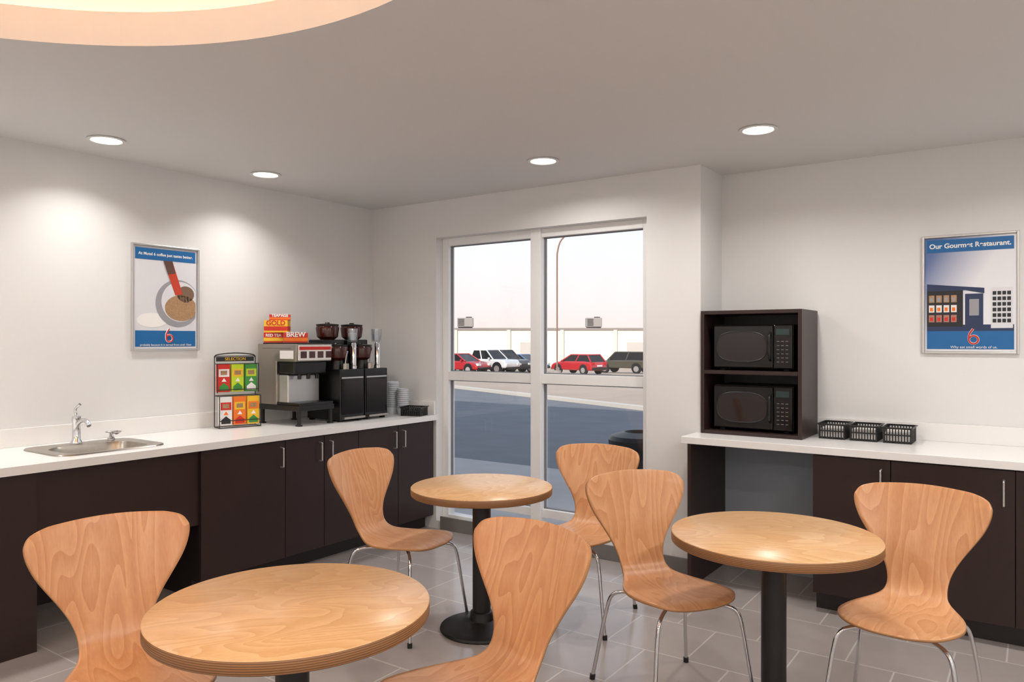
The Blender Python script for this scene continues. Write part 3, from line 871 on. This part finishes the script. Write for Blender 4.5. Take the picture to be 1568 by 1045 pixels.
# ------------------------------------------------------------------ exterior
GZ0, GS = -0.10, 0.021
def gz(y): return GZ0 - GS * max(0, y)
def exterior():
    asp = mat('asphalt', (112, 115, 120), .9, var=.2, nscale=1.5)
    conc = mat('concrete_walk', (175, 172, 170), .85, var=.15, nscale=3)
    tan = mat('sunlit_pavement', (178, 160, 143), .9, var=.15, nscale=.4)  # tan pavement, lightened in colour to carry sunlight past the building's shadow
    kb = mat('kerb_concrete', (205, 198, 188), .8)
    def fy(x): return 13.9 - .53 * (x + 4.1)
    xa, xb = -70, 15.5
    V, F, MI = [], [], []
    def quad(pts, mi, lift=0.0):
        o = len(V)
        V.extend([(x, y, gz(y) + lift) for x, y in pts] + [(x, y, gz(y) - .3) for x, y in pts])
        for f in [(0, 1, 2, 3), (7, 6, 5, 4), (0, 4, 5, 1), (1, 5, 6, 2), (2, 6, 7, 3), (3, 7, 4, 0)]:
            F.append(tuple(o + i for i in f)); MI.append(mi)
    quad([(-160, .52), (120, .52), (120, 3.4), (-160, 3.4)], 1, .06)
    quad([(xa, 3.4), (xb, 3.4), (xb, fy(xb)), (xa, fy(xa))], 0)
    quad([(xa, fy(xa)), (xb, fy(xb)), (xb, fy(xb) + .4), (xa, fy(xa) + .4)], 3, .1)
    quad([(xa, fy(xa) + .4), (xb, fy(xb) + .4), (xb + 60, 180), (xa - 60, 180)], 2)
    me = mesh_from(V, F, 'ground')
    for m_ in (asp, conc, tan, kb): me.materials.append(m_)
    for p, mi in zip(me.polygons, MI): p.material_index = mi
    new_obj('ground', me)
    boxes('motel_building', None, [((-30, YB - .12, 3.02), (22, .5, 8.4)), ((-30, YB - .12, -.2), (-.14, .16, 3.02)), ((XR + .14, YB - .12, -.2), (22, .5, 3.02))], mat('stucco', (200, 190, 175), .9))
    w = root('warehouse_building', (-41.2, 67.3, -1.7), math.radians(34.8))
    box('walls', w, (-40, 0, 0), (45, 20, 4.4), mat('warehouse_paint', (240, 234, 224), .8, nscale=.3))
    box('parapet_cap', w, (-40.1, -.15, 4.4), (45.1, 20.1, 4.62), mat('cap_grey', (150, 142, 136), .7))
    boxes('piers', w, [((x, -.2, 0), (x + .4, 0, 4.4)) for x in range(-40, 45, 6)], mat('pier_paint', (228, 220, 208), .8))
    boxes('loading_doors', w, [((x + 1.5, -.05, 0), (x + 4.5, .0, 3.0)) for x in range(-40, 45, 12)], mat('door_grey', (205, 198, 190), .7))
    for x in (-8.8, 6.0, 19):
        u = root('rooftop_hvac_unit', (-41.2 + x * math.cos(math.radians(34.8)) - 2 * math.sin(math.radians(34.8)), 67.3 + x * math.sin(math.radians(34.8)) + 2 * math.cos(math.radians(34.8)), 2.92), math.radians(34.8))
        box('casing', u, (-.9, -.6, .15), (.9, .8, 1.2), mat('hvac_grey', (165, 158, 152), .7), .05)
        box('curb', u, (-.8, -.5, 0), (.8, .7, .15), M['pblack'])
        boxes('louvres', u, [((-.8, -.64, .3 + i * .14), (-.1, -.6, .36 + i * .14)) for i in range(6)], M['pblack'])
        cyl('fan', u, (.4, .1, 1.2), .35, .12, M['pblack'])
    sl = root('street_lamp', (-18.95, 34.0, gz(34) + .005))
    rust = mat('lamp_pole_weathered', (150, 118, 104), .7)
    cyl('footing', sl, (0, 0, 0), .25, .5, mat('lamp_footing', (160, 155, 150), .9))
    dx, dy = .82, .57
    tubes('pole', sl, [[(0, 0, .4), (0, 0, 4), (0, 0, 7.0), (0.03 * dx, .03 * dy, 7.6), (.2 * dx, .2 * dy, 8.2), (.55 * dx, .55 * dy, 8.6)]], .05, rust)
    lh = box('lamp_head', sl, (-.05, -.08, -.04), (.35, .08, .04), rust, .02)
    lh.location = (.55 * dx, .55 * dy, 8.6); lh.rotation_euler = (0, -.2, math.atan2(dy, dx))
exterior()

def vehicle(name, loc, rz, rgb, kind):
    r = root(name, loc, rz)
    paint = mat('paint_' + name, rgb, .3, .1, coat=.6, var=.02)
    gl = M['glossb']
    S = {'hatch': ([(-2.05, .30), (-2.1, .55), (-2.02, .95), (-1.3, 1.0), (.75, .98), (1.4, .92), (1.85, .80), (2.05, .62), (2.08, .32)],
                   [(-1.98, .93), (1.05, .93)], [(-1.55, 1.46), (.1, 1.50)], 1.78),
         'sedan': ([(-2.2, .30), (-2.25, .6), (-2.15, .92), (-1.4, .96), (.9, .94), (1.95, .80), (2.2, .60), (2.22, .32)],
                   [(-1.75, .90), (1.15, .90)], [(-.95, 1.40), (.3, 1.42)], 1.78),
         'suv': ([(-2.2, .42), (-2.25, .7), (-2.2, 1.08), (-1.4, 1.1), (.95, 1.08), (2.05, 1.0), (2.2, .8), (2.22, .42)],
                 [(-2.15, 1.05), (1.2, 1.05)], [(-1.95, 1.72), (.55, 1.74)], 1.85),
         'pickup': ([(-2.6, .45), (-2.65, .7), (-2.6, 1.08), (-.6, 1.1), (1.2, 1.08), (2.45, 1.02), (2.6, .8), (2.62, .42)],
                    [(-.65, 1.05), (1.45, 1.05)], [(-.45, 1.72), (.75, 1.74)], 1.9)}[kind]
    low, cb, ct, W = S
    hw = W / 2
    bd = prism('body', r, low, -hw, hw, paint, 'y', .12)
    for p in bd.data.polygons: p.use_smooth = False
    x0, x1 = cb[0][0], cb[1][0]; zb = cb[0][1]
    X0, X1 = ct[0][0], ct[1][0]; zt = ct[0][1]
    iw, it = hw - .05, hw - .2
    V = [(x0, -iw, zb), (x1, -iw, zb), (x1, iw, zb), (x0, iw, zb), (X0, -it, zt), (X1, -it, zt), (X1, it, zt), (X0, it, zt)]
    F = [(0, 3, 2, 1), (4, 5, 6, 7), (0, 1, 5, 4), (1, 2, 6, 5), (2, 3, 7, 6), (3, 0, 4, 7)]
    c = new_obj('glasshouse', mesh_from(V, F, 'gh'), r, [gl])
    md = c.modifiers.new('b', 'BEVEL'); md.width = .04; md.segments = 2
    box('roof', r, (X0 - .05, -it - .02, zt - .04), (X1 + .02, it + .02, zt + .05), paint, .045)
    P = []
    for s in (-1, 1):
        P += [[(x0, s * iw, zb), (X0, s * it, zt)], [(x1, s * iw, zb), (X1, s * it, zt)],
              [((x0 + x1) / 2, s * (iw + .005), zb), ((X0 + X1) / 2, s * (it + .005), zt)]]
    tubes('pillars', r, P, .05, paint, 6, False)
    wx = low[-1][0] - .8; wr = .33 if kind in ('hatch', 'sedan') else .38
    for i, x in enumerate((-wx, wx)):
        for j, s in enumerate((-1, 1)):
            cyl('arch_%d%d' % (i, j), r, (x, s * (hw - .06) + .07, wr + .07), wr + .05, .14, M['pblack'], (math.pi / 2, 0, 0))
            cyl('tyre_%d%d' % (i, j), r, (x, s * (hw - .08) + .11, wr), wr, .22, M['rubber'], (math.pi / 2, 0, 0))
            cyl('rim_%d%d' % (i, j), r, (x, s * (hw + .025) + .015, wr), wr * .6, .03, M['alu'], (math.pi / 2, 0, 0))
    xr, xf = low[1][0], low[-2][0]
    boxes('tail_lights', r, [((xr - .02, s * (hw - .2) - .15, .72), (xr + .15, s * (hw - .2) + .15, .92)) for s in (-1, 1)], mat('tail_lamp', (200, 20, 20), .2), .02)
    boxes('head_lights', r, [((xf - .15, s * (hw - .25) - .18, .60), (xf + .06, s * (hw - .25) + .18, .76)) for s in (-1, 1)], mat('head_lamp', (230, 230, 225), .15), .02)
    boxes('bumpers', r, [((xr - .05, -hw + .1, .35), (xr + .2, hw - .1, .55)), ((xf - .1, -hw + .1, .32), (xf + .08, hw - .1, .5))], M['black'], .03)
    box('number_plate', r, (xr - .06, -.25, .6), (xr + .02, .25, .72), M['paper'])
    boxes('mirrors', r, [((x1 - .35, s * (hw + .08) - .07, zb), (x1 - .22, s * (hw + .08) + .07, zb + .14)) for s in (-1, 1)], paint, .02)
    if kind == 'pickup':
        box('bed_liner', r, (-2.5, -hw + .12, 1.02), (-.7, hw - .12, 1.115), M['black'])
pi = math.pi
for nm, x, y, a, c, k in (('car', -23.9, 45.2, pi - .22, (190, 22, 34), 'hatch'), ('suv', -23.2, 51.7, pi, (78, 76, 62), 'suv'),
                          ('car', -30.2, 46.9, 0, (85, 115, 165), 'sedan'), ('suv', -30.2, 44.0, 0, (60, 55, 55), 'suv'),
                          ('pickup_truck', -29.6, 41.0, 0, (225, 225, 225), 'pickup'), ('car', -29.4, 37.8, 0, (180, 28, 35), 'sedan')):
    vehicle(nm, (x, y, gz(y) + .01), a, c, k)

def bin_():
    r = root('trash_can', (1.12, 2.75, gz(2.75) + .063))
    lathe('drum', r, [(0, 0), (.25, 0), (.28, .06), (.30, .46), (0, .46)], M['blackm'], segs=32)
    lathe('lid', r, [(.30, .46), (.325, .46), (.33, .52), (.30, .56), (.16, .60), (.15, .56), (0, .56)], M['blackm'], segs=32)
    boxes('slats', r, [((.297 * math.cos(a) - .012, .297 * math.sin(a) - .012, .06), (.297 * math.cos(a) + .012, .297 * math.sin(a) + .012, .46)) for a in [2 * pi * i / 20 for i in range(20)]], M['blackm'])
bin_()

# ------------------------------------------------------------------ world + sun
w = bpy.data.worlds.new('sky'); scene.world = w; w.use_nodes = True
nt = w.node_tree; bg = nt.nodes['Background']
tc = nt.nodes.new('ShaderNodeTexCoord'); sp = nt.nodes.new('ShaderNodeSeparateXYZ'); rp = nt.nodes.new('ShaderNodeValToRGB')
nt.links.new(tc.outputs['Generated'], sp.inputs[0]); nt.links.new(sp.outputs['Z'], rp.inputs[0]); nt.links.new(rp.outputs[0], bg.inputs[0])
e = rp.color_ramp.elements
e[0].position = 0; e[0].color = lin((222, 209, 204))
e[1].position = 1; e[1].color = lin((155, 178, 213))
for p, c in ((.05, (225, 218, 217)), (.13, (222, 225, 228)), (.35, (210, 218, 230))):
    q = e.new(p); q.color = lin(c)
bg.inputs[1].default_value = 1.42
s = bpy.data.lights.new('sun', 'SUN'); s.energy = 3.6; s.angle = .01; s.color = (1, .93, .84)
so = bpy.data.objects.new('sun', s); COL.objects.link(so)
d = Vector((-.12, math.cos(math.radians(34)), -math.sin(math.radians(34))))
so.rotation_euler = d.to_track_quat('-Z', 'Y').to_euler(); so.location = (0, -20, 20)

# ------------------------------------------------------------------ camera
cam = bpy.data.cameras.new('camera'); cam.lens = 26.52; cam.sensor_width = 36; cam.clip_end = 500
co = bpy.data.objects.new('camera', cam); COL.objects.link(co)
co.location = (4.51, -4.464, 1.45)
co.rotation_euler = (math.pi / 2, 0, math.radians(34.8))
scene.camera = co
